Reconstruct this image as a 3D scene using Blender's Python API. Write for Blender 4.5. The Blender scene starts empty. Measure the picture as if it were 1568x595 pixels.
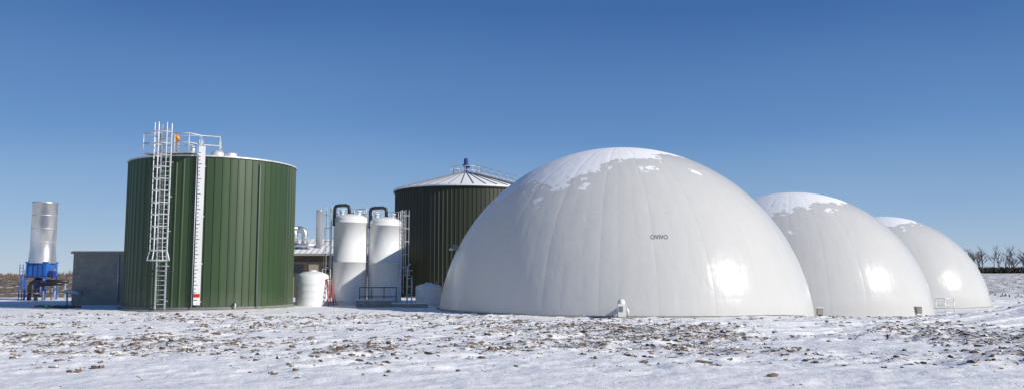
import bpy, math, random
import numpy as np
from mathutils import Vector, Matrix
random.seed(7)
rng = np.random.default_rng(11)
scene = bpy.context.scene
PI = math.pi

# ------------------------------------------------------------------ noise
TAB = rng.random((256, 256))
def vn(x, y, s=0):
    x = x + 37.3*s; y = y + 91.7*s
    xi = np.floor(x).astype(int); yi = np.floor(y).astype(int)
    fx = x-xi; fy = y-yi
    fx = fx*fx*(3-2*fx); fy = fy*fy*(3-2*fy)
    a = TAB[xi & 255, yi & 255]; b = TAB[(xi+1) & 255, yi & 255]
    c = TAB[xi & 255, (yi+1) & 255]; d = TAB[(xi+1) & 255, (yi+1) & 255]
    return (a*(1-fx)+b*fx)*(1-fy)+(c*(1-fx)+d*fx)*fy - 0.5
def ss(t):
    t = np.clip(t, 0, 1); return t*t*(3-2*t)
def macro(x, y):
    x = np.asarray(x, float); y = np.asarray(y, float)
    D = 1.9*ss((x+(y-58)*0.6-4)/32.0)*ss((y-42)/14.0)
    back = 1.9*ss((y-80)/30.0)
    h = -0.06*ss((y-25)/15)*ss((x+14)/10)-np.maximum(D, back)
    r = np.clip(x-20, 0, 12)
    h = h + 0.0125*r*r*(1-ss((y-46)/12.0))*ss((y-12)/22.0)
    left = ss((-x-20)/20.0)
    h = h + left*3.4*ss((y-120)/45.0) + (1-left)*4.4*ss((y-150)/160.0)
    h = h + (0.22*vn(x/14, y/14, 1))*ss((y-5)/10)*(1-ss((y-28)/12))
    h = h + 0.6*vn(x/40, y/40, 2)*ss((y-120)/60)
    return h
def tillmask(x, y):
    m = ss((y-17.5)/9.0)*(1-ss((y-46-0.06*x)/6.0))*ss((x+32)/8.0)*(1-ss((x-21)/8.0))
    n = vn(x/6.0, y/3.2, 3)+0.7*vn(x/2.2, y/1.3, 4)
    return np.clip(m*(0.60+1.5*n)+0.08*ss((y-10)/8), 0, 1)

# ------------------------------------------------------------------ materials
def new_mat(name):
    m = bpy.data.materials.new(name); m.use_nodes = True
    nt = m.node_tree; nt.nodes.clear()
    out = nt.nodes.new('ShaderNodeOutputMaterial')
    b = nt.nodes.new('ShaderNodeBsdfPrincipled')
    nt.links.new(b.outputs[0], out.inputs[0])
    return m, nt, b, out
def N(nt, t, **kw):
    n = nt.nodes.new(t)
    for k, v in kw.items(): setattr(n, k, v)
    return n
def math_n(nt, op, a, b=None, c=None, clamp=False):
    n = nt.nodes.new('ShaderNodeMath'); n.operation = op; n.use_clamp = clamp
    for i, v in enumerate((a, b, c)):
        if v is None: continue
        if isinstance(v, (int, float)): n.inputs[i].default_value = v
        else: nt.links.new(v, n.inputs[i])
    return n.outputs[0]
def noise(nt, vec, scale, detail=4, rough=0.55):
    n = nt.nodes.new('ShaderNodeTexNoise'); n.inputs['Scale'].default_value = scale
    n.inputs['Detail'].default_value = detail; n.inputs['Roughness'].default_value = rough
    nt.links.new(vec, n.inputs['Vector']); return n.outputs['Fac']
def mapping(nt, vec, sc):
    n = nt.nodes.new('ShaderNodeMapping'); n.inputs['Scale'].default_value = sc
    nt.links.new(vec, n.inputs[0]); return n.outputs[0]
def mixc(nt, fac, a, b):
    n = nt.nodes.new('ShaderNodeMix'); n.data_type = 'RGBA'
    for idx, v in ((0, fac), (6, a), (7, b)):
        if isinstance(v, (int, float)): n.inputs[idx].default_value = v
        elif isinstance(v, tuple): n.inputs[idx].default_value = (*v, 1)
        else: nt.links.new(v, n.inputs[idx])
    return n.outputs[2]
def ramp01(nt, v, lo, hi):
    n = nt.nodes.new('ShaderNodeMapRange'); n.inputs[1].default_value = lo; n.inputs[2].default_value = hi
    nt.links.new(v, n.inputs[0]); return n.outputs[0]
def bump(nt, b, h, strength=0.5, dist=0.05):
    n = nt.nodes.new('ShaderNodeBump'); n.inputs['Strength'].default_value = strength
    n.inputs['Distance'].default_value = dist
    nt.links.new(h, n.inputs['Height']); nt.links.new(n.outputs[0], b.inputs['Normal'])
def simple(name, col, rough=0.5, metal=0.0, var=0.25, scale=3.0, stretch=(1, 1, 0.3), bmp=0.0):
    m, nt, b, out = new_mat(name)
    tc = N(nt, 'ShaderNodeTexCoord')
    v = mapping(nt, tc.outputs['Object'], stretch)
    f = noise(nt, v, scale, 5, 0.6)
    f = ramp01(nt, f, 0.3, 0.7)
    lo = tuple(c*(1-var) for c in col); hi = tuple(min(1, c*(1+var*0.4)) for c in col)
    nt.links.new(mixc(nt, f, lo, hi), b.inputs['Base Color'])
    b.inputs['Metallic'].default_value = metal
    r = math_n(nt, 'MULTIPLY_ADD', f, 0.15, rough-0.07)
    nt.links.new(r, b.inputs['Roughness'])
    if bmp > 0: bump(nt, b, noise(nt, tc.outputs['Object'], scale*6, 4), bmp, 0.02)
    return m

M = {}
M['galv'] = simple('galvanised_steel', (0.66, 0.67, 0.68), 0.45, 0.55, 0.25, 2.5)
M['silver'] = simple('stack_steel', (0.68, 0.68, 0.68), 0.36, 0.8, 0.25, 1.2)
M['railw'] = simple('rail_paint', (0.62, 0.63, 0.63), 0.45, 0.3, 0.2)
M['white'] = simple('white_fibreglass', (0.78, 0.78, 0.755), 0.35, 0, 0.10, 0.8)
M['poly'] = simple('white_polyethylene', (0.74, 0.75, 0.745), 0.4, 0, 0.08, 0.9)
M['black'] = simple('black_pipe_lagging', (0.02, 0.02, 0.022), 0.45, 0, 0.4)
M['blue'] = simple('blue_paint', (0.02, 0.13, 0.46), 0.4, 0, 0.3)
M['dblue'] = simple('dark_blue_paint', (0.015, 0.035, 0.18), 0.4, 0, 0.25)
M['concrete'] = simple('concrete', (0.36, 0.34, 0.29), 0.85, 0, 0.3, 1.5, (1, 1, 1), 0.3)
M['red'] = simple('red_paint', (0.55, 0.03, 0.02), 0.45, 0, 0.2)
M['orange'] = simple('orange_lens', (0.8, 0.25, 0.02), 0.3, 0, 0.1)
M['brown'] = simple('brown_siding', (0.075, 0.055, 0.04), 0.6, 0, 0.3, 3)
M['tan'] = simple('tan_panel', (0.32, 0.29, 0.24), 0.6, 0, 0.2, 2)
M['glass'] = simple('dark_glass', (0.02, 0.025, 0.03), 0.1, 0, 0.2)
M['grey'] = simple('grey_paint', (0.20, 0.21, 0.22), 0.5, 0, 0.2)
M['marker'] = simple('black_marker', (0.03, 0.03, 0.03), 0.6, 0, 0.1)
M['letter'] = simple('lettering_ink', (0.10, 0.10, 0.11), 0.5, 0, 0.1)
M['bark'] = simple('bare_bark', (0.13, 0.105, 0.09), 0.9, 0, 0.3, 0.5)
M['weed'] = simple('dry_weeds', (0.24, 0.17, 0.10), 0.9, 0, 0.5, 0.4, (1, 1, 1))
M['dweed'] = simple('dark_scrub', (0.07, 0.055, 0.042), 0.9, 0, 0.4, 0.2, (1, 1, 1))
M['greenhose'] = simple('green_hose', (0.03, 0.18, 0.05), 0.5, 0, 0.2)

m, nt, b, out = new_mat('roof_snow'); M['snow'] = m
tc = N(nt, 'ShaderNodeTexCoord')
f = noise(nt, tc.outputs['Object'], 1.5, 5)
nt.links.new(mixc(nt, f, (0.80, 0.80, 0.81), (0.88, 0.88, 0.88)), b.inputs['Base Color'])
b.inputs['Roughness'].default_value = 0.7
bump(nt, b, noise(nt, tc.outputs['Object'], 6, 5), 0.3, 0.05)

# ground
m, nt, b, out = new_mat('snowy_field'); M['ground'] = m
tc = N(nt, 'ShaderNodeTexCoord'); P = tc.outputs['Object']
at = N(nt, 'ShaderNodeAttribute', attribute_name='soil')
aw = N(nt, 'ShaderNodeAttribute', attribute_name='weeds')
n1 = noise(nt, P, 4.5, 6, 0.72)
n2 = noise(nt, P, 1.1, 4, 0.6)
n3 = noise(nt, mapping(nt, P, (0.35, 1.0, 1.0)), 0.5, 5, 0.6)
n6 = noise(nt, mapping(nt, P, (0.6, 1.4, 1.0)), 1.6, 6, 0.7)
s = math_n(nt, 'ADD', at.outputs['Fac'], math_n(nt, 'MULTIPLY', math_n(nt, 'SUBTRACT', n1, 0.5), 1.9))
s = math_n(nt, 'ADD', s, math_n(nt, 'MULTIPLY', math_n(nt, 'SUBTRACT', n2, 0.5), 0.5))
soil = ramp01(nt, s, 0.62, 0.80)
thin = math_n(nt, 'MULTIPLY', ramp01(nt, math_n(nt, 'ADD', n6, math_n(nt, 'MULTIPLY', at.outputs['Fac'], 0.5)), 0.65, 1.0), 0.35)
wz = math_n(nt, 'ADD', math_n(nt, 'MULTIPLY', aw.outputs['Fac'], 0.6), math_n(nt, 'MULTIPLY', math_n(nt, 'SUBTRACT', noise(nt, P, 0.45, 6, 0.7), 0.5), 2.2))
weed = math_n(nt, 'MULTIPLY', ramp01(nt, wz, 0.3, 0.5), ramp01(nt, aw.outputs['Fac'], 0.02, 0.2))
snowc = mixc(nt, n3, (0.82, 0.81, 0.805), (0.94, 0.93, 0.92))
snowc = mixc(nt, thin, snowc, (0.50, 0.46, 0.42))
soilc = mixc(nt, n1, (0.08, 0.06, 0.042), (0.26, 0.205, 0.15))
c = mixc(nt, soil, snowc, soilc)
c = mixc(nt, weed, c, (0.17, 0.125, 0.08))
nt.links.new(c, b.inputs['Base Color'])
b.inputs['Roughness'].default_value = 0.7
hh = math_n(nt, 'ADD', noise(nt, P, 2.6, 7, 0.68), math_n(nt, 'MULTIPLY', soil, 0.12))
bump(nt, b, hh, 0.6, 0.12)

# clods
m, nt, b, out = new_mat('soil_clod'); M['clod'] = m
tc = N(nt, 'ShaderNodeTexCoord'); g = N(nt, 'ShaderNodeNewGeometry')
sx = N(nt, 'ShaderNodeSeparateXYZ'); nt.links.new(g.outputs['Normal'], sx.inputs[0])
n1 = noise(nt, tc.outputs['Object'], 1.7, 4)
q = math_n(nt, 'ADD', sx.outputs[2], math_n(nt, 'MULTIPLY', math_n(nt, 'SUBTRACT', n1, 0.5), 1.6))
q = ramp01(nt, q, 0.72, 0.9)
n4 = noise(nt, tc.outputs['Object'], 9, 3)
nt.links.new(mixc(nt, q, mixc(nt, n4, (0.06, 0.043, 0.03), (0.25, 0.185, 0.13)), (0.85, 0.85, 0.85)), b.inputs['Base Color'])
b.inputs['Roughness'].default_value = 0.9

def corr(name, col, npan, rough):
    m, nt, b, out = new_mat(name)
    tc = N(nt, 'ShaderNodeTexCoord'); P = tc.outputs['Object']
    sp = N(nt, 'ShaderNodeSeparateXYZ'); nt.links.new(P, sp.inputs[0])
    ang = math_n(nt, 'ARCTAN2', sp.outputs[1], sp.outputs[0])
    k = math_n(nt, 'FLOOR', math_n(nt, 'MULTIPLY', ang, npan/(2*PI)))
    wn = N(nt, 'ShaderNodeTexWhiteNoise', noise_dimensions='1D'); nt.links.new(k, wn.inputs['W'])
    st = noise(nt, mapping(nt, P, (2.2, 2.2, 0.12)), 2.0, 5, 0.65)
    f = math_n(nt, 'ADD', math_n(nt, 'MULTIPLY', wn.outputs['Value'], 0.35), math_n(nt, 'MULTIPLY', st, 0.65))
    cc = mixc(nt, ramp01(nt, f, 0.2, 0.8), tuple(c*0.72 for c in col), tuple(c*1.2 for c in col))
    low = ramp01(nt, math_n(nt, 'ADD', sp.outputs[2], math_n(nt, 'MULTIPLY', noise(nt, P, 1.2, 5), 1.6)), 2.0, 0.6)
    cc = mixc(nt, math_n(nt, 'MULTIPLY', low, 0.15), cc, (0.3, 0.28, 0.24))
    nt.links.new(cc, b.inputs['Base Color'])
    b.inputs['Roughness'].default_value = rough
    bump(nt, b, noise(nt, mapping(nt, P, (1, 1, 0.25)), 1.4, 3), 0.25, 0.03)
    return m
M['green'] = corr('green_metal_cladding', (0.034, 0.066, 0.024), 72, 0.42)
M['olive'] = corr('dark_green_cladding', (0.020, 0.024, 0.010), 110, 0.55)

# dome membrane
def dome_mat(name, seed):
    m, nt, b, out = new_mat(name)
    tc = N(nt, 'ShaderNodeTexCoord'); P = mapping(nt, tc.outputs['Object'], (1/13.0,)*3)
    sp = N(nt, 'ShaderNodeSeparateXYZ'); nt.links.new(P, sp.inputs[0])
    off = nt.nodes.new('ShaderNodeMapping'); off.inputs['Location'].default_value = (seed*3.1, seed*1.7, seed)
    nt.links.new(P, off.inputs[0]); Q = off.outputs[0]
    n1 = noise(nt, Q, 3.2, 8, 0.66)
    n2 = noise(nt, Q, 9.0, 5, 0.6)
    base = math_n(nt, 'ADD', sp.outputs[2], math_n(nt, 'MULTIPLY', sp.outputs[0], -0.27))
    base = math_n(nt, 'ADD', base, math_n(nt, 'MULTIPLY', sp.outputs[1], 0.12))
    e = math_n(nt, 'ADD', base, math_n(nt, 'MULTIPLY', math_n(nt, 'SUBTRACT', n1, 0.5), 0.55))
    e = math_n(nt, 'ADD', e, math_n(nt, 'MULTIPLY', math_n(nt, 'SUBTRACT', n2, 0.5), 0.12))
    snow1 = ramp01(nt, e, 0.822, 0.827)
    n5 = noise(nt, Q, 5.5, 7, 0.62)
    p2 = math_n(nt, 'ADD', n5, math_n(nt, 'MULTIPLY', math_n(nt, 'SUBTRACT', base, 0.80), 0.7))
    snow2 = math_n(nt, 'MULTIPLY', ramp01(nt, p2, 0.565, 0.572), ramp01(nt, base, 0.45, 0.6))
    snow = math_n(nt, 'MAXIMUM', snow1, snow2)
    frost = ramp01(nt, math_n(nt, 'ADD', e, math_n(nt, 'MULTIPLY', n5, 0.25)), 0.72, 1.0)
    ang = math_n(nt, 'ARCTAN2', sp.outputs[1], sp.outputs[0])
    ga = math_n(nt, 'MULTIPLY_ADD', ang, 24/(2*PI), seed*0.37)
    fr = math_n(nt, 'FRACT', ga)
    dd = math_n(nt, 'ABSOLUTE', math_n(nt, 'SUBTRACT', fr, 0.5))
    seam = math_n(nt, 'LESS_THAN', dd, 0.010)
    fr2 = math_n(nt, 'FRACT', math_n(nt, 'MULTIPLY', ga, 3.0))
    dd2 = math_n(nt, 'ABSOLUTE', math_n(nt, 'SUBTRACT', fr2, 0.5))
    seam2 = math_n(nt, 'LESS_THAN', dd2, 0.02)
    zz = math_n(nt, 'ARCSINE', sp.outputs[2])
    fz = math_n(nt, 'FRACT', math_n(nt, 'MULTIPLY', zz, 7.3))
    dz = math_n(nt, 'ABSOLUTE', math_n(nt, 'SUBTRACT', fz, 0.5))
    def groove(d, p): return math_n(nt, 'POWER', math_n(nt, 'MULTIPLY_ADD', d, -2.0, 1.0), p)
    quilt = math_n(nt, 'ADD', math_n(nt, 'MULTIPLY', groove(dd, 6), -0.28), math_n(nt, 'MULTIPLY', groove(dd2, 3), -0.14))
    quilt = math_n(nt, 'ADD', quilt, math_n(nt, 'MULTIPLY', groove(dz, 4), -0.16))
    streak = noise(nt, mapping(nt, Q, (5, 5, 0.6)), 2.0, 5, 0.6)
    mem = mixc(nt, streak, (0.745, 0.735, 0.705), (0.81, 0.80, 0.77))
    mem = mixc(nt, math_n(nt, 'MULTIPLY_ADD', seam, 0.07, math_n(nt, 'MULTIPLY', seam2, 0.03)), mem, (0.4, 0.4, 0.38))
    mem = mixc(nt, math_n(nt, 'MULTIPLY', frost, 0.25), mem, (0.92, 0.92, 0.92))
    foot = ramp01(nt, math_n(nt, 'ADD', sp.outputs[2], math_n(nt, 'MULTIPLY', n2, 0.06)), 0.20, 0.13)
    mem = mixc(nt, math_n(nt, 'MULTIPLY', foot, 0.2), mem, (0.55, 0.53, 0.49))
    col = mixc(nt, snow, mem, (0.97, 0.97, 0.97))
    nt.links.new(col, b.inputs['Base Color'])
    b.inputs['Specular IOR Level'].default_value = 0.45
    nt.links.new(math_n(nt, 'MULTIPLY_ADD', snow, 0.45, 0.21), b.inputs['Roughness'])
    h = math_n(nt, 'ADD', math_n(nt, 'MULTIPLY', snow, 2.2), math_n(nt, 'MULTIPLY', quilt, 0.6))
    h = math_n(nt, 'ADD', h, math_n(nt, 'MULTIPLY', noise(nt, mapping(nt, Q, (6, 6, 3)), 2.2, 3), 0.9))
    bump(nt, b, h, 0.6, 0.07)
    tr = N(nt, 'ShaderNodeBsdfTranslucent'); nt.links.new(col, tr.inputs[0])
    mx = N(nt, 'ShaderNodeMixShader')
    nt.links.new(math_n(nt, 'MULTIPLY_ADD', snow, -0.24, 0.34), mx.inputs[0])
    nt.links.new(b.outputs[0], mx.inputs[1]); nt.links.new(tr.outputs[0], mx.inputs[2])
    nt.links.new(mx.outputs[0], out.inputs[0])
    return m

# ------------------------------------------------------------------ mesh builder
class MB:
    def __init__(s): s.v = []; s.f = []; s.m = []; s.sm = []; s.mats = []
    def mi(s, mat):
        if mat not in s.mats: s.mats.append(mat)
        return s.mats.index(mat)
    def add(s, vs, fs, mat, smooth=False):
        o = len(s.v); k = s.mi(mat)
        s.v.extend([tuple(p) for p in vs])
        for f in fs:
            s.f.append(tuple(i+o for i in f)); s.m.append(k); s.sm.append(smooth)
    def box(s, c, d, mat, rz=0.0, R=None):
        c = Vector(c); hx, hy, hz = d[0]/2, d[1]/2, d[2]/2
        R = R or Matrix.Rotation(rz, 3, 'Z')
        vs = [c + R @ Vector((x*hx, y*hy, z*hz)) for z in (-1, 1) for x, y in ((-1, -1), (1, -1), (1, 1), (-1, 1))]
        s.add(vs, [(3, 2, 1, 0), (4, 5, 6, 7), (0, 1, 5, 4), (1, 2, 6, 5), (2, 3, 7, 6), (3, 0, 4, 7)], mat)
    def tube(s, pts, r, mat, seg=8, closed=False):
        pts = [Vector(p) for p in pts]; n = len(pts)
        rs = r if isinstance(r, (list, tuple)) else [r]*n
        up = None; vs = []
        for i, p in enumerate(pts):
            if closed: d = pts[(i+1) % n]-pts[i-1]
            elif i == 0: d = pts[1]-pts[0]
            elif i == n-1: d = pts[-1]-pts[-2]
            else: d = (pts[i+1]-pts[i]).normalized()+(pts[i]-pts[i-1]).normalized()
            d.normalize()
            if up is None:
                up = Vector((0, 0, 1)) if abs(d.z) < 0.9 else Vector((1, 0, 0))
            a = (up - d*up.dot(d)).normalized(); bb = d.cross(a); up = a
            for k in range(seg):
                t = 2*PI*k/seg; vs.append(p+(a*math.cos(t)+bb*math.sin(t))*rs[i])
        fs = []
        for i in range(n if closed else n-1):
            j = (i+1) % n
            for k in range(seg):
                k2 = (k+1) % seg
                fs.append((i*seg+k, i*seg+k2, j*seg+k2, j*seg+k))
        if not closed:
            fs.append(tuple(range(seg-1, -1, -1))); fs.append(tuple((n-1)*seg+k for k in range(seg)))
        s.add(vs, fs, mat, seg > 5)
    def lathe(s, prof, mat, seg=64, c=(0, 0, 0), angs=None, smooth=True, mul=None):
        angs = angs or [2*PI*k/seg for k in range(seg)]
        mul = mul or [0]*len(angs); n = len(angs); vs = []
        for (r, z) in prof:
            for a, dr in zip(angs, mul):
                rr = r+dr if r > 0.01 else r
                vs.append((c[0]+rr*math.cos(a), c[1]+rr*math.sin(a), c[2]+z))
        fs = []
        for i in range(len(prof)-1):
            for k in range(n):
                k2 = (k+1) % n
                fs.append((i*n+k, i*n+k2, (i+1)*n+k2, (i+1)*n+k))
        s.add(vs, fs, mat, smooth)
    def build(s, name, parent=None, loc=(0, 0, 0)):
        me = bpy.data.meshes.new(name); me.from_pydata(s.v, [], s.f)
        for mt in s.mats: me.materials.append(mt)
        me.polygons.foreach_set('material_index', s.m); me.polygons.foreach_set('use_smooth', s.sm)
        me.update()
        o = bpy.data.objects.new(name, me); scene.collection.objects.link(o); o.location = loc
        if parent: o.parent = parent
        return o
def empty(name, loc):
    e = bpy.data.objects.new(name, None); e.location = loc; e.empty_display_size = 0.5
    scene.collection.objects.link(e); return e
def arc(c, r, a0, a1, ux, uz, n=7):
    c = Vector(c); return [c+Vector(ux)*(r*math.cos(a0+(a1-a0)*i/n))+Vector(uz)*(r*math.sin(a0+(a1-a0)*i/n)) for i in range(n+1)]

def ladder(mb, p, n, z0, z1, w=0.55, cage0=None, cr=0.42, mat=None, thick=0.035, hoop=1.0):
    mat = mat or M['galv']; p = Vector((p[0], p[1], 0)); n = Vector((n[0], n[1], 0)).normalized(); t = Vector((-n.y, n.x, 0))
    for sgn in (-1, 1):
        mb.box(p+t*sgn*w/2+Vector((0, 0, (z0+z1)/2)), (thick*1.8, thick*1.2, z1-z0), mat, math.atan2(t.y, t.x))
    z = z0+0.3
    while z < z1-0.05:
        mb.tube([p-t*w/2+Vector((0, 0, z)), p+t*w/2+Vector((0, 0, z))], thick*0.5, mat, 6); z += 0.3
    z = z0+0.5
    while z < z1-1.0:
        for sgn in (-1, 1):
            mb.tube([p+t*sgn*w/2+Vector((0, 0, z)), p+t*sgn*w/2-n*0.3+Vector((0, 0, z))], thick*0.7, mat, 5)
        z += 2.2
    if cage0 is not None:
        cc = p+n*cr*0.75
        def ring(z, R):
            return [cc+(n*math.cos(a)+t*math.sin(a))*R+Vector((0, 0, z)) for a in [(-2.35+4.7*i/14) for i in range(15)]]
        z = cage0; first = True
        while z < z1+0.02:
            R = cr*(1.3 if first else 1.0); mb.tube(ring(z, R), thick*0.8, mat, 5); z += 0.62 if first else hoop; first = False
        for i in (1, 4, 7, 10, 13):
            pr = [ring(cage0, cr*1.3)[i]]+[ring(cage0+0.62, cr)[i]]+[ring(z1, cr)[i]]
            mb.tube(pr, thick*0.6, mat, 5)

# ------------------------------------------------------------------ ground
def axis(fine0, fine1, step, far, growth=1.09):
    a = list(np.arange(fine0, fine1, step)); d = step; v = a[-1]
    while v < far: d *= growth; v += d; a.append(v)
    d = step; v = a[0]; l = []
    while v > -far: d *= growth; v -= d; l.append(v)
    return np.array(l[::-1]+a)
xs = axis(-31, 34, 0.10, 4000); ys = axis(14, 49, 0.09, 4000, 1.07)
X, Y = np.meshgrid(xs, ys)
fine = ss((X+36)/8)*(1-ss((X-36)/8))*ss((Y-6)/8)*(1-ss((Y-52)/10))
tm = tillmask(X, Y)
u = X*0.92+Y*0.39; w = -X*0.39+Y*0.92
hf = 0.10*vn(X/0.9, Y/0.9, 5)+0.10*vn(u/0.8, w/0.38, 6)+0.07*vn(X/0.24, Y/0.24, 7)
sm = 0.06*vn(X/1.9, Y/0.9, 8)+0.045*vn(u/0.8, w/0.45, 9)+0.018*vn(X/0.22, Y/0.2, 10)
Z = macro(X, Y)+fine*(hf*(0.25+1.2*tm)+sm)
soil = tm*0.60+hf*2.2*tm
for off in (0.0, 1.9, 4.6, 6.5):
    tr = np.abs(Y-(33+off*1.0+0.0125*(X-4)**2*np.sign(X-4)*0.9))
    k = np.exp(-(tr/0.26)**2)*ss((X-4)/6)
    lug = 0.5+0.5*np.sin(X*9.0)
    Z -= (0.09+0.03*lug)*k*fine
    Z += 0.05*np.exp(-((tr-0.45)/0.15)**2)*ss((X-4)/6)*fine
    soil = soil + 0.22*k*lug
soil = soil*fine
weeds = ss((-X-25)/10)*ss((Y-95)/20)*(1-ss((Y-400)/200)) + 0.55*ss((X-60)/20)*ss((Y-150)/30)*(1-ss((Y-600)/200))
ny, nx = X.shape
co = np.stack([X, Y, Z], -1).reshape(-1, 3)
idx = np.arange(ny*nx).reshape(ny, nx)
q = np.stack([idx[:-1, :-1], idx[:-1, 1:], idx[1:, 1:], idx[1:, :-1]], -1).reshape(-1, 4)
me = bpy.data.meshes.new('snowy_ground')
me.vertices.add(len(co)); me.vertices.foreach_set('co', co.ravel())
me.loops.add(q.size); me.loops.foreach_set('vertex_index', q.ravel().astype(np.int32))
me.polygons.add(len(q)); me.polygons.foreach_set('loop_start', np.arange(0, q.size, 4, dtype=np.int32))
me.polygons.foreach_set('loop_total', np.full(len(q), 4, dtype=np.int32))
me.polygons.foreach_set('use_smooth', np.ones(len(q), bool))
me.update(calc_edges=True); me.validate()
for nm, arr in (('soil', soil), ('weeds', weeds)):
    a = me.attributes.new(nm, 'FLOAT', 'POINT'); a.data.foreach_set('value', arr.ravel().astype(np.float32))
me.materials.append(M['ground'])
go = bpy.data.objects.new('snowy_ground', me); scene.collection.objects.link(go)
from bisect import bisect
def gz(x, y):
    i = min(max(bisect(ys, y)-1, 0), ny-2); j = min(max(bisect(xs, x)-1, 0), nx-2)
    return float(Z[i, j])

# clods
phi = (1+5**0.5)/2
ico = np.array([(-1, phi, 0), (1, phi, 0), (-1, -phi, 0), (1, -phi, 0), (0, -1, phi), (0, 1, phi), (0, -1, -phi), (0, 1, -phi), (phi, 0, -1), (phi, 0, 1), (-phi, 0, -1), (-phi, 0, 1)])/1.9
icf = [(0, 11, 5), (0, 5, 1), (0, 1, 7), (0, 7, 10), (0, 10, 11), (1, 5, 9), (5, 11, 4), (11, 10, 2), (10, 7, 6), (7, 1, 8), (3, 9, 4), (3, 4, 2), (3, 2, 6), (3, 6, 8), (3, 8, 9), (4, 9, 5), (2, 4, 11), (6, 2, 10), (8, 6, 7), (9, 8, 1)]
mb = MB(); cnt = 0
while cnt < 9000:
    x = random.uniform(-34, 33); y = 15+35*random.random()**0.9
    if abs(x) > y*0.68+2: continue
    t = float(tillmask(np.array([x]), np.array([y]))[0])
    if random.random() > t**1.6+0.01: continue
    s_ = 0.020+0.07*random.random()**3.0
    z = gz(x, y)
    for _ in range(1 if random.random() < 0.7 else 2):
        a = random.random()*2*PI; ca, sa = math.cos(a), math.sin(a)
        v = ico*(1+0.45*(rng.random((12, 1))-0.5))*np.array([s_*random.uniform(0.8, 2.2), s_, s_*random.uniform(0.5, 1.0)])
        vx = v[:, 0]*ca-v[:, 1]*sa+x; vy = v[:, 0]*sa+v[:, 1]*ca+y
        mb.add(np.stack([vx, vy, v[:, 2]+z+s_*0.2], -1).tolist(), icf, M['clod'])
        x += random.uniform(-.15, .15); y += random.uniform(-.15, .15)
    cnt += 1
mb.build('soil_clods')

# ------------------------------------------------------------------ domes
DR = 13.0
def dome(loc, seed):
    e = empty('gas_holder_dome', loc)
    mb = MB()
    prof = []
    for i in range(0, 49):
        a = math.radians(-14+104*i/48.0)
        prof.append((DR*math.cos(a) if i < 48 else 0.001, DR*math.sin(a)))
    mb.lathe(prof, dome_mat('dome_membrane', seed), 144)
    mb.build('membrane', e)
    mb = MB(); pts = []; pk = []
    for k in range(120):
        a = 2*PI*k/120; x = loc[0]+13.0*math.cos(a); y = loc[1]+13.0*math.sin(a)
        zl = float(macro(x, y))-loc[2]+0.10
        rr = math.sqrt(DR*DR-zl*zl)+0.02
        pts.append((rr*math.cos(a), rr*math.sin(a), zl)); pk.append((rr*math.cos(a)*1.008, rr*math.sin(a)*1.008, zl-0.15))
    mb.tube(pts, 0.025, M['railw'], 6, True); mb.tube(pk, 0.12, M['concrete'], 6, True)
    mb.build('foundation_ring', e)
    return e
d1 = dome((7.75, 58.2, -1.7), 1.0)
d2 = dome((29.3, 85.0, -2.2), 2.3)
d3 = dome((51.9, 114.0, -2.7), 4.1)
cu = bpy.data.curves.new('lettering', 'FONT'); cu.body = 'OVIVO'; cu.size = 0.42; cu.align_x = 'CENTER'; cu.extrude = 0.0
to = bpy.data.objects.new('tmp', cu); scene.collection.objects.link(to)
dg = bpy.context.evaluated_depsgraph_get(); tm_ = bpy.data.meshes.new_from_object(to.evaluated_get(dg))
bpy.data.objects.remove(to)
azc = math.atan2(-0.985, 0.065); elc = math.asin(0.465)
for v in tm_.vertices:
    az = azc+v.co.x*0.80/(DR*math.cos(elc)); el = elc+v.co.y/DR
    rr = DR+0.012
    v.co = (rr*math.cos(el)*math.cos(az), rr*math.cos(el)*math.sin(az), rr*math.sin(el))
tm_.materials.clear(); tm_.materials.append(M['letter'])
lo = bpy.data.objects.new('lettering', tm_); scene.collection.objects.link(lo); lo.parent = d1
mb = MB(); mb.box((-11.7, -1.6, 5.9), (0.35, 0.35, 0.35), M['grey']); mb.box((-11.95, -1.7, 5.75), (0.35, 0.12, 0.12), M['railw'])
mb.build('vent_fitting', d1)
def blower(loc):
    e = empty('inflation_blower', loc)
    mb = MB()
    mb.box((0, 0, 0.06), (0.9, 0.7, 0.12), M['concrete'])
    mb.box((0, 0.05, 0.48), (0.42, 0.42, 0.70), M['white'])
    mb.lathe([(0.001, 0.95), (0.12, 0.93), (0.2, 0.84), (0.21, 0.66)], M['white'], 20, (0, 0.05, 0.14))
    mb.tube([(0.18, 0.05, 0.55), (0.30, 0.05, 0.55), (0.36, 0.05, 0.42), (0.36, 0.05, 0.1)], 0.07, M['galv'], 10)
    mb.box((-0.05, -0.17, 0.55), (0.22, 0.02, 0.3), M['grey'])
    mb.tube([(-0.1, 0.2, 0.3), (-0.1, 0.9, 0.5)], 0.12, M['white'], 10)
    mb.build('body', e)
blower((6.0, 44.75, gz(6.0, 44.75)))
def cabinet(loc, s=1.0):
    e = empty('electrical_cabinet', loc); mb = MB()
    mb.box((-0.2*s, 0, 0.3*s), (0.06, 0.06, 0.9*s), M['galv']); mb.box((0.2*s, 0, 0.3*s), (0.06, 0.06, 0.9*s), M['galv'])
    mb.box((0, -0.06, 0.85*s), (0.42*s, 0.2, 0.5*s), M['grey']); mb.box((0, -0.165, 0.85*s), (0.34*s, 0.015, 0.42*s), M['tan'])
    mb.box((0, -0.06, 1.13*s), (0.46*s, 0.28, 0.05), M['snow']); mb.build('body', e)
cabinet((21.4, 56.9, gz(21.4, 56.9)), 0.95)
cabinet((37.0, 74.4, gz(37.0, 74.4)), 1.2)
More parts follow.
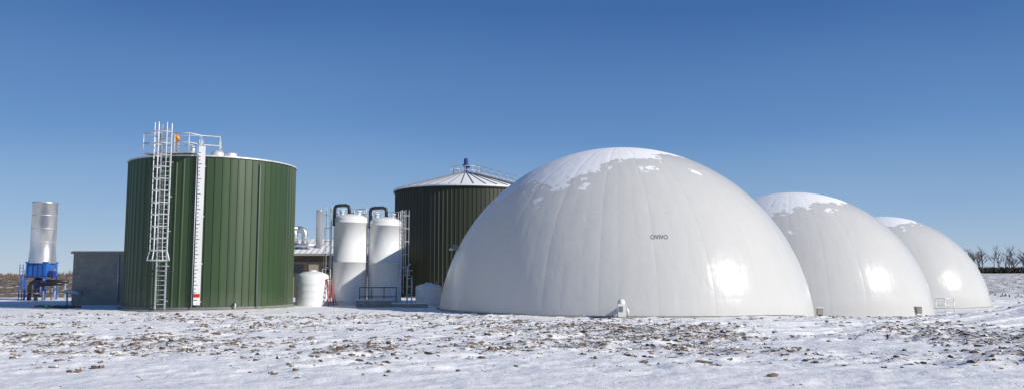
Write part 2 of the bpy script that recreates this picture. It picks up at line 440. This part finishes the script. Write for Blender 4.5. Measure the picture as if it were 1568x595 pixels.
def gate(loc, w, h):
    e = empty('steel_gate', loc); mb = MB()
    for x in (-w/2, 0, w/2): mb.tube([(x, 0, -0.3), (x, 0, h)], 0.035, M['galv'], 6)
    for z in (0.25, h*0.6, h): mb.tube([(-w/2, 0, z), (w/2, 0, z)], 0.03, M['galv'], 6)
    x = -w/2
    while x < w/2: mb.tube([(x, 0, 0.25), (x, 0, h)], 0.012, M['galv'], 4); x += 0.14
    mb.build('frame', e)
gate((45.6, 86.0, gz(45.6, 86.0)), 1.9, 1.7)

# ------------------------------------------------------------------ cladded tanks
def panel_tank(mb, R, z0, z1, npan, d, mat):
    angs = []; mul = []
    for k in range(npan):
        for f_, r_ in ((0, 0), (0.08, d), (0.2, d), (0.28, 0)):
            angs.append(2*PI*(k+f_)/npan); mul.append(r_)
    mb.lathe([(R, z0), (R, z1)], mat, angs=angs, mul=mul, smooth=False)
C1 = Vector((-21.15, 57.2, 0.0)); R1 = 5.55; H1 = 9.9
e = empty('green_storage_tank', C1)
a1 = Vector((-C1.x, -C1.y, 0)).normalized(); r1 = Vector((-a1.y, a1.x, 0))
def n1f(deg): t = math.radians(deg); return a1*math.cos(t)+r1*math.sin(t)
mb = MB(); panel_tank(mb, R1, 0.12, H1, 72, 0.045, M['green']); mb.build('cladding', e)
mb = MB()
mb.lathe([(0.001, H1+0.48), (R1-0.3, H1+0.10), (R1-0.02, H1+0.06)], M['snow'], 96)
mb.build('roof_snow_cover', e)
mb = MB()
mb.lathe([(R1-0.03, H1-0.04), (R1+0.10, H1-0.04), (R1+0.10, H1+0.05), (R1-0.03, H1+0.055)], M['railw'], 96, smooth=False)
mb.lathe([(R1+0.05, 0.10), (R1+0.10, 0.12), (R1+0.10, 0.24), (R1+0.047, 0.25)], M['grey'], 96, smooth=False)
mb.build('rim_flashing', e)
mb = MB(); mb.lathe([(R1+0.35, -0.4), (R1+0.35, 0.10), (R1-0.5, 0.101)], M['concrete'], 96, smooth=False); mb.build('base_slab', e)
LA = -30
mb = MB(); n = n1f(LA); ladder(mb, n*(R1+0.38), n, 0.15, H1+2.0, 0.66, 3.2, 0.50, M['galv'], 0.05, 0.75); mb.build('caged_ladder', e)
mb = MB(); t = Vector((-n.y, n.x, 0)); pc = n*(R1-0.35)
az = math.atan2(t.y, t.x)
mb.box(pc+Vector((0, 0, H1+0.16)), (3.4, 1.3, 0.08), M['galv'], az)
def rail(mb, pts, h, mat, r=0.03, post=True, mids=(0.5,)):
    P3 = [Vector(p) for p in pts]
    for k in (1.0,)+tuple(mids): mb.tube([p+Vector((0, 0, h*k)) for p in P3], r, mat, 6)
    if post:
        for p in P3: mb.tube([p, p+Vector((0, 0, h))], r, mat, 6)
zf = Vector((0, 0, H1+0.2))
rail(mb, [pc+t*(-0.5)+n*0.62+zf, pc+t*(-1.7)+n*0.62+zf, pc+t*(-1.7)-n*0.62+zf], 1.25, M['railw'], 0.035)
rail(mb, [pc+t*0.5+n*0.62+zf, pc+t*1.5+n*0.62+zf, n1f(-10)*(R1-0.5)+zf, n1f(3)*(R1-0.7)+zf, n1f(6)*(R1-2.4)+zf], 1.2, M['railw'], 0.035)
rail(mb, [pc+t*1.5-n*0.62+zf, pc-n*0.62+zf, pc-t*1.7-n*0.62+zf], 1.25, M['railw'], 0.03)
mb.build('platform_railing', e)
mb = MB(); p = pc+t*0.45+n*0.3+zf
mb.tube([p, p+Vector((0, 0, 1.15))], 0.04, M['galv'], 6)
mb.lathe([(0.001, 0.42), (0.1, 0.4), (0.19, 0.25), (0.19, 0.0), (0.001, 0.0)], M['orange'], 16, p+Vector((0, 0, 0.75)))
q_ = n1f(2)*(R1-1.0)
mb.lathe([(0.001, 0.42), (0.3, 0.38), (0.42, 0.2), (0.42, 0)], M['railw'], 24, q_+Vector((0, 0, H1+0.1)))
q_ = n1f(12)*(R1-0.9)
mb.lathe([(0.001, 0.30), (0.36, 0.28), (0.40, 0.2), (0.40, 0)], M['galv'], 24, q_+Vector((0, 0, H1+0.1)))
mb.tube([n1f(-16)*(R1-.6)+zf, n1f(-16)*(R1-.6)+zf+Vector((0, 0, .5))], 0.12, M['white'], 10)
mb.build('roof_fittings', e)
mb = MB(); n = n1f(-8); t = Vector((-n.y, n.x, 0)); az = math.atan2(t.y, t.x)
gx = n*(R1+0.22)
mb.box(gx+Vector((0, 0, 5.45)), (0.40, 0.05, 10.1), M['white'], az)
for k in range(40):
    z = 0.7+k*0.24
    wdt = 0.2 if k % 4 == 0 else 0.1
    mb.box(gx+n*0.028+t*(0.18-wdt/2)*-1+Vector((0, 0, z)), (wdt, 0.006, 0.045), M['marker'], az)
mb.box(gx+n*0.04+Vector((0, 0, 1.0)), (0.36, 0.06, 0.2), M['red'], az)
for z in (0.6, 3, 6, 9.2): mb.box(gx-n*0.11+Vector((0, 0, z)), (0.5, 0.17, 0.07), M['galv'], az)
mb.tube([gx-t*0.3+Vector((0, 0, 0.2)), gx-t*0.3+Vector((0, 0, 10.4))], 0.025, M['galv'], 6)
mb.tube([gx+Vector((0, 0, 10.5)), gx+Vector((0, 0, 10.9)), gx-n*0.4+Vector((0, 0, 10.9)), gx-n*0.4+Vector((0, 0, 10.1))], 0.035, M['galv'], 6)
mb.build('level_gauge_board', e)
mb = MB(); n = n1f(30)
mb.tube([n*(R1+0.13)+Vector((0, 0, 0.15)), n*(R1+0.13)+Vector((0, 0, H1-0.5)), n*(R1+0.02)+Vector((0, 0, H1-0.2))], 0.035, M['grey'], 8)
n = n1f(15); mb.tube([n*(R1+0.1)+Vector((0, 0, 0.45)), n*(R1+0.3)+Vector((0, 0, 0.45)), n*(R1+0.3)+Vector((0, 0, 0.12))], 0.05, M['galv'], 8)
mb.build('conduit', e)

C2 = Vector((-5.5, 96.0, -1.9)); R2 = 8.3; H2 = 13.95
e = empty('digester_tank', C2)
mb = MB(); panel_tank(mb, R2, -0.6, H2, 110, 0.05, M['olive']); mb.build('cladding', e)
mb = MB()
mb.lathe([(R2+0.22, H2-0.18), (R2+0.25, H2-0.02), (0.9, H2+2.15), (0.001, H2+2.3)], M['snow'], 96, smooth=False)
mb.build('conical_roof', e)
mb = MB()
for k in range(40):
    a = 2*PI*k/40; c_, s_ = math.cos(a), math.sin(a)
    mb.tube([(c_*(R2+0.24), s_*(R2+0.24), H2+0.02), (c_*0.9, s_*0.9, H2+2.19)], 0.045, M['grey'], 4)
mb.lathe([(R2+0.06, H2-0.3), (R2+0.24, H2-0.3), (R2+0.24, H2-0.19)], M['olive'], 96, smooth=False)
mb.build('roof_ribs', e)
mb = MB()
ring = [(1.8*math.cos(2*PI*k/12), 1.8*math.sin(2*PI*k/12), H2+1.9) for k in range(13)]
rail(mb, ring, 0.95, M['railw'], 0.03)
st0 = Vector((1.7, -1.4, H2+1.9)); st1 = Vector((7.2, -4.6, H2+0.15)); sd = Vector((0.35, 0.6, 0))
for o_ in (-sd, sd):
    pts = [st0+(st1-st0)*i/6+o_ for i in range(7)]; rail(mb, pts, 0.95, M['railw'], 0.025)
for i in range(14):
    pmid = st0+(st1-st0)*i/13; mb.box(pmid+Vector((0, 0, .1)), (0.35, 1.3, 0.05), M['galv'], -0.5)
mb.build('roof_walkway', e)
mb = MB()
mb.lathe([(0.4, 0), (0.4, 0.2), (0.2, 0.25), (0.2, 0.8), (0.33, 0.85), (0.33, 1.1), (0.24, 1.15), (0.24, 1.75), (0.16, 1.85), (0.001, 1.87)], M['dblue'], 20, (0, 0, H2+2.1))
mb.box((0.34, -0.1, H2+2.95), (0.3, 0.28, 0.28), M['dblue']); mb.box((-0.3, 0, H2+3.15), (0.22, 0.22, 0.2), M['black'])
mb.build('roof_mixer', e)

# ------------------------------------------------------------------ vertical white tanks
def white_tank(name, loc, R, H, rise, pipe, lad):
    e = empty(name, loc); mb = MB()
    prof = [(R, -0.3), (R, 0.3), (R+0.02, 0.31), (R+0.02, 0.42), (R, 0.43)]
    for z in (H*0.5, H-0.25): prof += [(R, z-0.05), (R+0.02, z-0.045), (R+0.02, z+0.045), (R, z+0.05)]
    prof += [(R, H)]
    for i in range(1, 9):
        a = PI/2*i/8; prof.append((max(R*math.cos(a), 0.001), H+rise*math.sin(a)))
    mb.lathe(prof, M['white'], 56); mb.build('shell', e)
    mb = MB()
    for sx_ in (-1, 1):
        mb.lathe([(0.16, -0.1), (0.16, 0.25), (0.22, 0.26), (0.22, 0.33), (0.001, 0.34)], M['white'], 16, (sx_*R*0.5, -0.2, H+rise*0.78))
    mb.lathe([(0.001, 0.1), (0.14, 0.1), (0.14, 0)], M['galv'], 12, (0.1, 0, H+rise))
    mb.box((0.3, -R-0.01, 1.2), (0.5, 0.05, 0.3), M['railw'])
    mb.build('nozzles', e)
    mb = MB()
    x0, x1, zt = pipe
    mb.tube([(x0, -0.6, H-0.5), (x0, -0.5, zt-0.25)]+[(x0+0.08, -0.5, zt-0.06), (x0+0.3, -0.5, zt), (x1-0.3, -0.2, zt+0.05), (x1-0.06, -0.2, zt-0.03), (x1, -0.2, zt-0.25), (x1, -0.2, H+rise*0.7)], 0.13, M['black'], 10)
    mb.build('black_pipework', e)
    mb = MB()
    ringp = [((R-0.1)*math.cos(a), (R-0.1)*math.sin(a), H+0.05) for a in [PI*1.05*i/8-0.1 for i in range(9)]]
    rail(mb, ringp, 0.85, M['railw'], 0.03)
    ladder(mb, (lad*(R+0.12), -0.35), (lad, -0.35), 0.2 if lad < 0 else 0.8, H+0.95, 0.40, 2.2, 0.30, M['railw'], 0.028)
    mb.build('ladder_and_rail', e)
white_tank('white_process_tank', (-12.45, 62.5, 0), 1.29, 6.5, 0.45, (-1.15, -0.1, 7.55), -1)
white_tank('white_process_tank', (-9.86, 63.0, 0), 1.29, 6.3, 0.45, (-1.1, 0.1, 7.4), 1)
def poly_tank(loc, R, H):
    e = empty('chemical_storage_tank', loc); mb = MB(); prof = [(R, -0.2)]
    z = 0.1
    while z < H*0.82: prof += [(R, z), (R+0.008, z+0.03), (R+0.008, z+0.09), (R, z+0.12)]; z += 0.5
    prof += [(R, H*0.84), (R*0.93, H*0.90), (R*0.6, H*0.97), (0.28, H), (0.28, H+0.08), (0.001, H+0.09)]
    mb.lathe(prof, M['poly'], 48)
    mb.tube([(R*0.6, 0, H*0.92), (R*0.6, 0, H+0.15), (R+0.12, 0, H+0.15), (R+0.12, 0, 0.2)], 0.03, M['railw'], 8)
    mb.build('shell', e)
poly_tank((-14.85, 60.6, 0), 1.2, 2.55)
poly_tank((-6.35, 62.0, 0), 0.98, 1.6)
e = empty('red_stepladder', (-13.35, 59.7, 0)); mb = MB()
for x in (-0.2, 0.2):
    mb.tube([(x+0.15, -0.1, 0), (x*0.7-0.15, 0.35, 1.95)], 0.035, M['red'], 6)
    mb.tube([(x+0.15, 0.8, 0), (x*0.7-0.15, 0.38, 1.95)], 0.025, M['red'], 6)
for i in range(1, 7):
    f_ = i/6.6; mb.box((0.15-0.3*f_, -0.1+0.45*f_, 1.95*f_), (0.36, 0.1, 0.035), M['red'])
mb.box((-0.15, 0.36, 1.97), (0.36, 0.2, 0.05), M['red']); mb.build('frame', e)
e = empty('handrail', (-9.9, 60.2, 0)); mb = MB()
rail(mb, [(-1.35, 0, 0), (-0.45, 0, 0), (0.45, 0, 0), (1.35, 0, 0)], 1.35, M['black'], 0.03); mb.build('rails', e)
e = empty('concrete_retaining_wall', (-8.2, 58.6, 0)); mb = MB()
mb.box((-1.7, 0, 0.15), (2.6, 0.2, 0.65), M['concrete']); mb.box((0.9, -0.3, 0.03), (2.6, 0.2, 0.4), M['concrete'], -0.12)
mb.box((-1.7, 0, 0.50), (2.64, 0.26, 0.05), M['snow']); mb.box((0.9, -0.3, 0.255), (2.64, 0.26, 0.05), M['snow'], -0.12)
mb.build('wall', e)
e = empty('pipe_rack', (-8.0, 62.2, 0)); mb = MB()
mb.tube([(0, 0, 0), (0, 0, 2.9), (0, 1.5, 3.1)], 0.06, M['railw'], 8); mb.tube([(0.35, 0, 0), (0.35, 0, 2.2)], 0.05, M['galv'], 8)
for z in (0.8, 1.4, 2.0, 2.6): mb.tube([(-.1, 0, z), (.4, 0, z)], .03, M['railw'], 6)
mb.tube([(-0.2, -0.4, 0.6), (1.0, -0.4, 0.6), (1.6, -0.4, 0.3)], 0.05, M['galv'], 8)
mb.build('pipes', e)

# ------------------------------------------------------------------ process building in the gap
e = empty('process_building', (-21.5, 84.0, -0.3)); mb = MB()
W = 14.0; Dp = 9.0; hz = 4.7
mb.box((0, Dp/2, hz/2), (W, Dp, hz), M['brown'])
for k in range(9): mb.box((-W/2+1+k*1.55, -0.03, 1.2), (0.75, 0.05, 2.3), M['tan'])
for k in range(9): mb.box((-W/2+1.8+k*1.55, -0.03, 3.2), (1.0, 0.05, 0.8), M['glass'] if k % 2 else M['tan'])
mb.build('walls', e)
mb = MB()
vs = [(-W/2-.4, -.5, hz+0.02), (W/2+.4, -.5, hz+0.02), (W/2+.4, Dp/2, hz+1.7), (-W/2-.4, Dp/2, hz+1.7), (W/2+.4, Dp+.5, hz+0.02), (-W/2-.4, Dp+.5, hz+0.02)]
mb.add(vs, [(0, 1, 2, 3), (3, 2, 4, 5), (0, 3, 5), (1, 4, 2)], M['snow'])
for k in range(24):
    x = -W/2+k*0.6; mb.tube([(x, -.5, hz+.05), (x, Dp/2, hz+1.73)], .03, M['grey'], 4)
mb.build('roof', e)
mb = MB()
mb.box((0, -.52, hz-.1), (W+.8, .06, .22), M['tan']); mb.build('fascia', e)
mb = MB()
mb.lathe([(0.34, 4.5), (0.34, 9.2), (0.37, 9.21), (0.37, 9.3), (0.30, 9.3), (.3, 8.9), (0.001, 8.89)], M['silver'], 24, (1.15, 1.5, 0))
ux, uz = (1, 0, 0), (0, 0, 1)
for x0 in (-1.6, -0.55):
    pts = [(x0-0.9, 1.2, 7.3)] + arc((x0-0.3, 1.2, 6.75), 0.55, PI/2, 0, ux, uz, 8) + [(x0+0.25, 1.2, 5.0)]
    mb.tube(pts, 0.33, M['silver'], 16)
    for zz in (5.6, 6.4): mb.lathe([(0.36, 0), (0.36, .08)], M['galv'], 16, (x0+.25, 1.2, zz))
mb.tube([(-3.5, 1.2, 7.3), (-1.0, 1.2, 7.3)], 0.33, M['silver'], 16)
mb.tube([(-1.4, .7, 5.6), (0.8, .7, 5.6)], 0.2, M['silver'], 12)
mb.build('exhaust_ducts', e)

# ------------------------------------------------------------------ concrete block building
e = empty('concrete_block_building', (-31.0, 62.6, 0)); mb = MB()
mb.box((0, 2.6, 1.9), (5.6, 5.2, 4.0), M['concrete']); mb.build('walls', e)
mb = MB(); mb.box((0, 2.6, 3.97), (5.9, 5.5, 0.14), M['tan']); mb.box((0, 2.6, 4.06), (5.8, 5.4, 0.08), M['snow']); mb.build('roof', e)
mb = MB()
mb.box((1.7, -0.03, 1.05), (1.0, 0.06, 2.1), M['grey']); mb.box((1.7, -0.02, 1.07), (1.16, 0.05, 2.26), M['tan'])
mb.build('door', e)
mb = MB(); mb.box((1.6, -0.16, 3.05), (0.5, 0.3, 0.4), M['railw']); mb.tube([(0.75, -0.08, 0.1), (0.75, -0.08, 3.8)], 0.05, M['galv'], 8)
for k in range(1, 10): mb.box((0, -0.004, k*0.4), (5.58, 0.008, 0.012), M['grey'])
mb.build('fittings', e)

# ------------------------------------------------------------------ flare
e = empty('biogas_flare', (-42.9, 74.2, gz(-42.9, 74.2))); mb = MB()
mb.lathe([(1.14, 3.3), (1.10, 3.9), (1.04, 4.6), (1.02, 8.7), (1.08, 8.71), (1.08, 8.85), (0.98, 8.85), (0.95, 5), (0.001, 4.9)], M['silver'], 48)
for z in (5.2, 6.4, 7.6): mb.lathe([(1.025, z), (1.05, z+.01), (1.05, z+.05), (1.025, z+.06)], M['galv'], 48)
mb.build('chimney', e)
mb = MB()
S_ = 0.92
mb.box((0, 0, 2.75), (2*S_, 2*S_, 1.25), M['blue']); mb.box((0, 0, 3.38), (2*S_+.12, 2*S_+.12, 0.1), M['blue']); mb.box((0, 0, 2.08), (2*S_+.12, 2*S_+.12, 0.12), M['dblue'])
for x in (-S_, S_):
    for y in (-S_, S_): mb.box((x, y, 1.0), (0.14, 0.14, 2.1), M['blue'])
for y in (-S_, S_):
    mb.tube([(-S_, y, 0.2), (S_, y, 1.9)], 0.04, M['blue'], 6)
for k in range(4): mb.box((-0.7+k*0.45, -S_-.02, 2.75), (0.05, 0.04, 1.1), M['dblue'])
mb.build('burner_base', e)
mb = MB()
mb.lathe([(0.42, 0.3), (0.42, 1.8), (0.3, 1.95), (0.001, 2.0)], M['dblue'], 20, (-0.1, -0.2, 0))
mb.box((1.35, -0.6, 2.3), (0.35, 0.5, 0.6), M['dblue']); mb.box((1.4, -0.6, 2.7), (0.25, 0.3, 0.2), M['grey'])
mb.tube([(1.35, -.6, 0), (1.35, -.6, 2)], .08, M['grey'], 8); mb.box((1.6, -0.7, 1.5), (0.35, 0.25, 0.5), M['grey'])
mb.tube([(-1.4, -1.0, 0), (-1.4, -1.0, 3.2)], 0.04, M['blue'], 6)
for k in range(9): mb.box((-1.25, -1.0, 0.3+k*.32), (0.32, .05, .04), M['blue'])
mb.tube([(-1.1, -1.0, 0), (-1.1, -1.0, 3.2)], 0.04, M['blue'], 6)
mb.build('burner_controls', e)
e2 = empty('gas_pipework', (-41.5, 72.4, 0)); mb = MB()
mb.tube([(-1.35, 0, -0.1), (-1.35, 0, 1.2), (-1.25, 0, 1.5), (-1.0, 0, 1.65), (0.5, 0, 1.7), (2.0, 0.1, 1.65)], 0.17, M['black'], 12)
mb.tube([(-0.3, -0.8, -0.1), (-0.3, -0.8, 1.0), (-0.2, -0.8, 1.25), (0.1, -0.8, 1.4), (1.2, -0.8, 1.45), (1.9, -.5, 1.5)], 0.16, M['black'], 12)
mb.tube([(0.1, -0.4, -0.1), (0.1, -0.4, 1.9)], 0.10, M['grey'], 10)
mb.box((0.1, -0.45, 1.55), (0.4, 0.3, 0.45), M['dblue'])
for x in (0.9, 1.8): mb.box((x, 0, 0.7), (0.1, 0.1, 1.6), M['galv'])
mb.lathe([(0.26, 0), (0.26, 0.1)], M['grey'], 14, (-1.35, 0, 0.7)); mb.lathe([(0.25, 0), (0.25, 0.1)], M['grey'], 14, (-.3, -.8, 0.6))
mb.build('pipes', e2)
e = empty('vent_pipe', (-33.6, 61.6, 0)); mb = MB()
mb.tube([(-0.2, 0, 1.0), (0.5, 0, 1.0), (0.8, 0, 0.9), (0.9, 0.4, 0.85)], 0.14, M['railw'], 10); mb.tube([(0.0, 0, -.1), (0.0, 0, 1.0)], 0.08, M['galv'], 8)
mb.build('pipe', e)
e = empty('hose', (-31.0, 56.4, gz(-31, 56.4))); mb = MB()
for j, (mt, oy) in enumerate(((M['red'], 0), (M['greenhose'], -0.35), (M['red'], 0.4))):
    pts = [(-2.0+i*0.26+j*0.3, oy+0.35*math.sin(i*0.9+j), 0.09+0.05*math.sin(i*1.7+j)) for i in range(14-j*3)]
    mb.tube(pts, 0.07, mt, 8)
mb.build('coils', e)

# ------------------------------------------------------------------ distant trees and brush
def bare_tree(mb, base, h, mat, rscale=1.0):
    def br(p, d, L, r, lv):
        q = p+d*L; mid = p+d*L*0.5+Vector((random.uniform(-1, 1), random.uniform(-1, 1), 0))*L*0.05
        mb.tube([p, mid, q], [r, r*0.8, r*0.55], mat, 3)
        if lv == 0: return
        for k in range(random.choice((3, 4, 5)) if lv > 1 else 4):
            f_ = random.uniform(0.35, 1.0); pp = p+d*L*f_
            nd = (d+Vector((random.uniform(-1, 1), random.uniform(-1, 1), random.uniform(-0.2, 0.5)))*0.8).normalized()
            br(pp, nd, L*random.uniform(0.45, 0.7), r*0.55, lv-1)
    br(Vector(base), Vector((random.uniform(-.08, .08), random.uniform(-.08, .08), 1)).normalized(), h*0.5, 0.13*rscale, 3)
mb = MB()
x = 158.0
while x < 300:
    y = 300+random.uniform(-8, 25); bare_tree(mb, (x, y, gz(x, y)-0.3), random.uniform(8.5, 11.5), M['bark'], 1.4); x += random.uniform(0.4, 1.5)
mb.build('distant_tree_row')
mb = MB()
x = -260.0
while x < -60:
    y = 235+random.uniform(-10, 25); bare_tree(mb, (x, y, gz(x, y)-0.3), random.uniform(2.5, 5.5), M['bark'], 0.8); x += random.uniform(2.5, 7)
mb.build('distant_tree_row')
def brush(name, x0, x1, y0, y1, cnt, h, wid, mat, thin=True):
    mb = MB()
    for _ in range(cnt):
        x = random.uniform(x0, x1); y = random.uniform(y0, y1); z = gz(x, y)-0.05
        n_ = float(vn(np.array([x/9]), np.array([y/9]), 12)[0])
        if thin and n_ < random.uniform(-0.35, 0.25): continue
        hh = h*random.uniform(0.4, 1.2)
        for k in range(7):
            a = random.random()*2*PI; l = random.uniform(0.1, 0.55)*hh
            dx, dy = math.cos(a)*l, math.sin(a)*l; px_, py_ = -math.sin(a)*wid, math.cos(a)*wid
            mb.add([(x+px_, y+py_, z), (x-px_, y-py_, z), (x+dx, y+dy, z+hh*random.uniform(.6, 1.1))], [(0, 1, 2)], mat)
    mb.build(name)
brush('dry_brush', -150, -38, 105, 190, 5200, 1.0, 0.12, M['weed'])
brush('dry_brush', 150, 300, 292, 325, 4500, 2.2, 0.45, M['dweed'], False)
brush('dry_brush', 90, 170, 140, 240, 1500, 0.6, 0.12, M['weed'])
mb = MB()
nx_, ny_ = 46, 12
vs = []
for j in range(ny_):
    for i in range(nx_):
        x = 67+i*0.7; y = 117+j*0.7+0.15*(x-69)
        bx = math.sin(PI*i/(nx_-1))**0.5; by = math.sin(PI*j/(ny_-1))
        hh = 1.0*bx*by*(1+0.5*float(vn(np.array([x/1.3]), np.array([y/1.3]), 13)[0])+0.5*float(vn(np.array([x/4]), np.array([y/4]), 14)[0]))
        vs.append((x, y, gz(x, y)-0.15+hh))
fs = [(j*nx_+i, j*nx_+i+1, (j+1)*nx_+i+1, (j+1)*nx_+i) for j in range(ny_-1) for i in range(nx_-1)]
mb.add(vs, fs, M['clod'], True); mb.build('dirt_mound')
e = empty('marker_stub', (14.2, 31.0, gz(14.2, 31.0))); mb = MB()
mb.lathe([(0.04, -0.05), (0.04, 0.10), (0.055, 0.11), (0.055, 0.14), (0.001, 0.15)], M['brown'], 12); mb.build('cap', e)

# ------------------------------------------------------------------ light, sky, camera
az = math.radians(115.0); el = math.radians(26.0)
L = Vector((math.sin(az)*math.cos(el), math.cos(az)*math.cos(el), math.sin(el)))
sd = bpy.data.lights.new('sun', 'SUN'); sd.energy = 4.7; sd.angle = math.radians(0.5); sd.color = (1.0, 0.955, 0.885)
so = bpy.data.objects.new('sun', sd); scene.collection.objects.link(so)
so.rotation_euler = L.to_track_quat('Z', 'Y').to_euler(); so.location = (40, -20, 40)
w = bpy.data.worlds.new('World'); scene.world = w; w.use_nodes = True
nt = w.node_tree; nt.nodes.clear()
sky = nt.nodes.new('ShaderNodeTexSky'); sky.sky_type = 'NISHITA'; sky.sun_disc = False
sky.sun_elevation = el; sky.sun_rotation = az; sky.air_density = 1.0; sky.dust_density = 0.2; sky.ozone_density = 2.5; sky.altitude = 200
tc = N(nt, 'ShaderNodeTexCoord'); sp = N(nt, 'ShaderNodeSeparateXYZ'); nt.links.new(tc.outputs['Generated'], sp.inputs[0])
haze = noise(nt, mapping(nt, tc.outputs['Generated'], (1.2, 1.2, 3.0)), 1.6, 4, 0.5)
zz = math_n(nt, 'ADD', sp.outputs[2], math_n(nt, 'MULTIPLY', math_n(nt, 'SUBTRACT', haze, 0.5), -0.08))
cr = N(nt, 'ShaderNodeValToRGB'); nt.links.new(zz, cr.inputs[0])
els = cr.color_ramp.elements
pts = [(0.0, (.45, .57, .72)), (0.06, (.28, .44, .68)), (0.16, (.115, .265, .56)), (0.31, (.040, .135, .385)), (0.6, (.035, .10, .28)), (1.0, (.025, .07, .20))]
els[0].position = 0; els[0].color = (*pts[0][1], 1); els[1].position = 1; els[1].color = (*pts[-1][1], 1)
for p_, c_ in pts[1:-1]:
    k = els.new(p_); k.color = (*c_, 1)
vm = N(nt, 'ShaderNodeVectorMath', operation='SCALE'); nt.links.new(cr.outputs[0], vm.inputs[0]); vm.inputs['Scale'].default_value = 10.0
bg = nt.nodes.new('ShaderNodeBackground'); bg.inputs[1].default_value = 0.10
wo = nt.nodes.new('ShaderNodeOutputWorld')
nt.links.new(mixc(nt, 0.84, sky.outputs[0], vm.outputs[0]), bg.inputs[0]); nt.links.new(bg.outputs[0], wo.inputs[0])

cd = bpy.data.cameras.new('camera'); cd.sensor_width = 36; cd.lens = 36*1240/1568.0; cd.clip_end = 9000; cd.clip_start = 0.1
cam = bpy.data.objects.new('camera', cd); scene.collection.objects.link(cam)
cam.location = (0, 0, 2.4); cam.rotation_euler = (math.radians(90+5.53), 0, 0)
scene.camera = cam
scene.view_settings.view_transform = 'Standard'; scene.view_settings.look = 'None'; scene.view_settings.exposure = 0
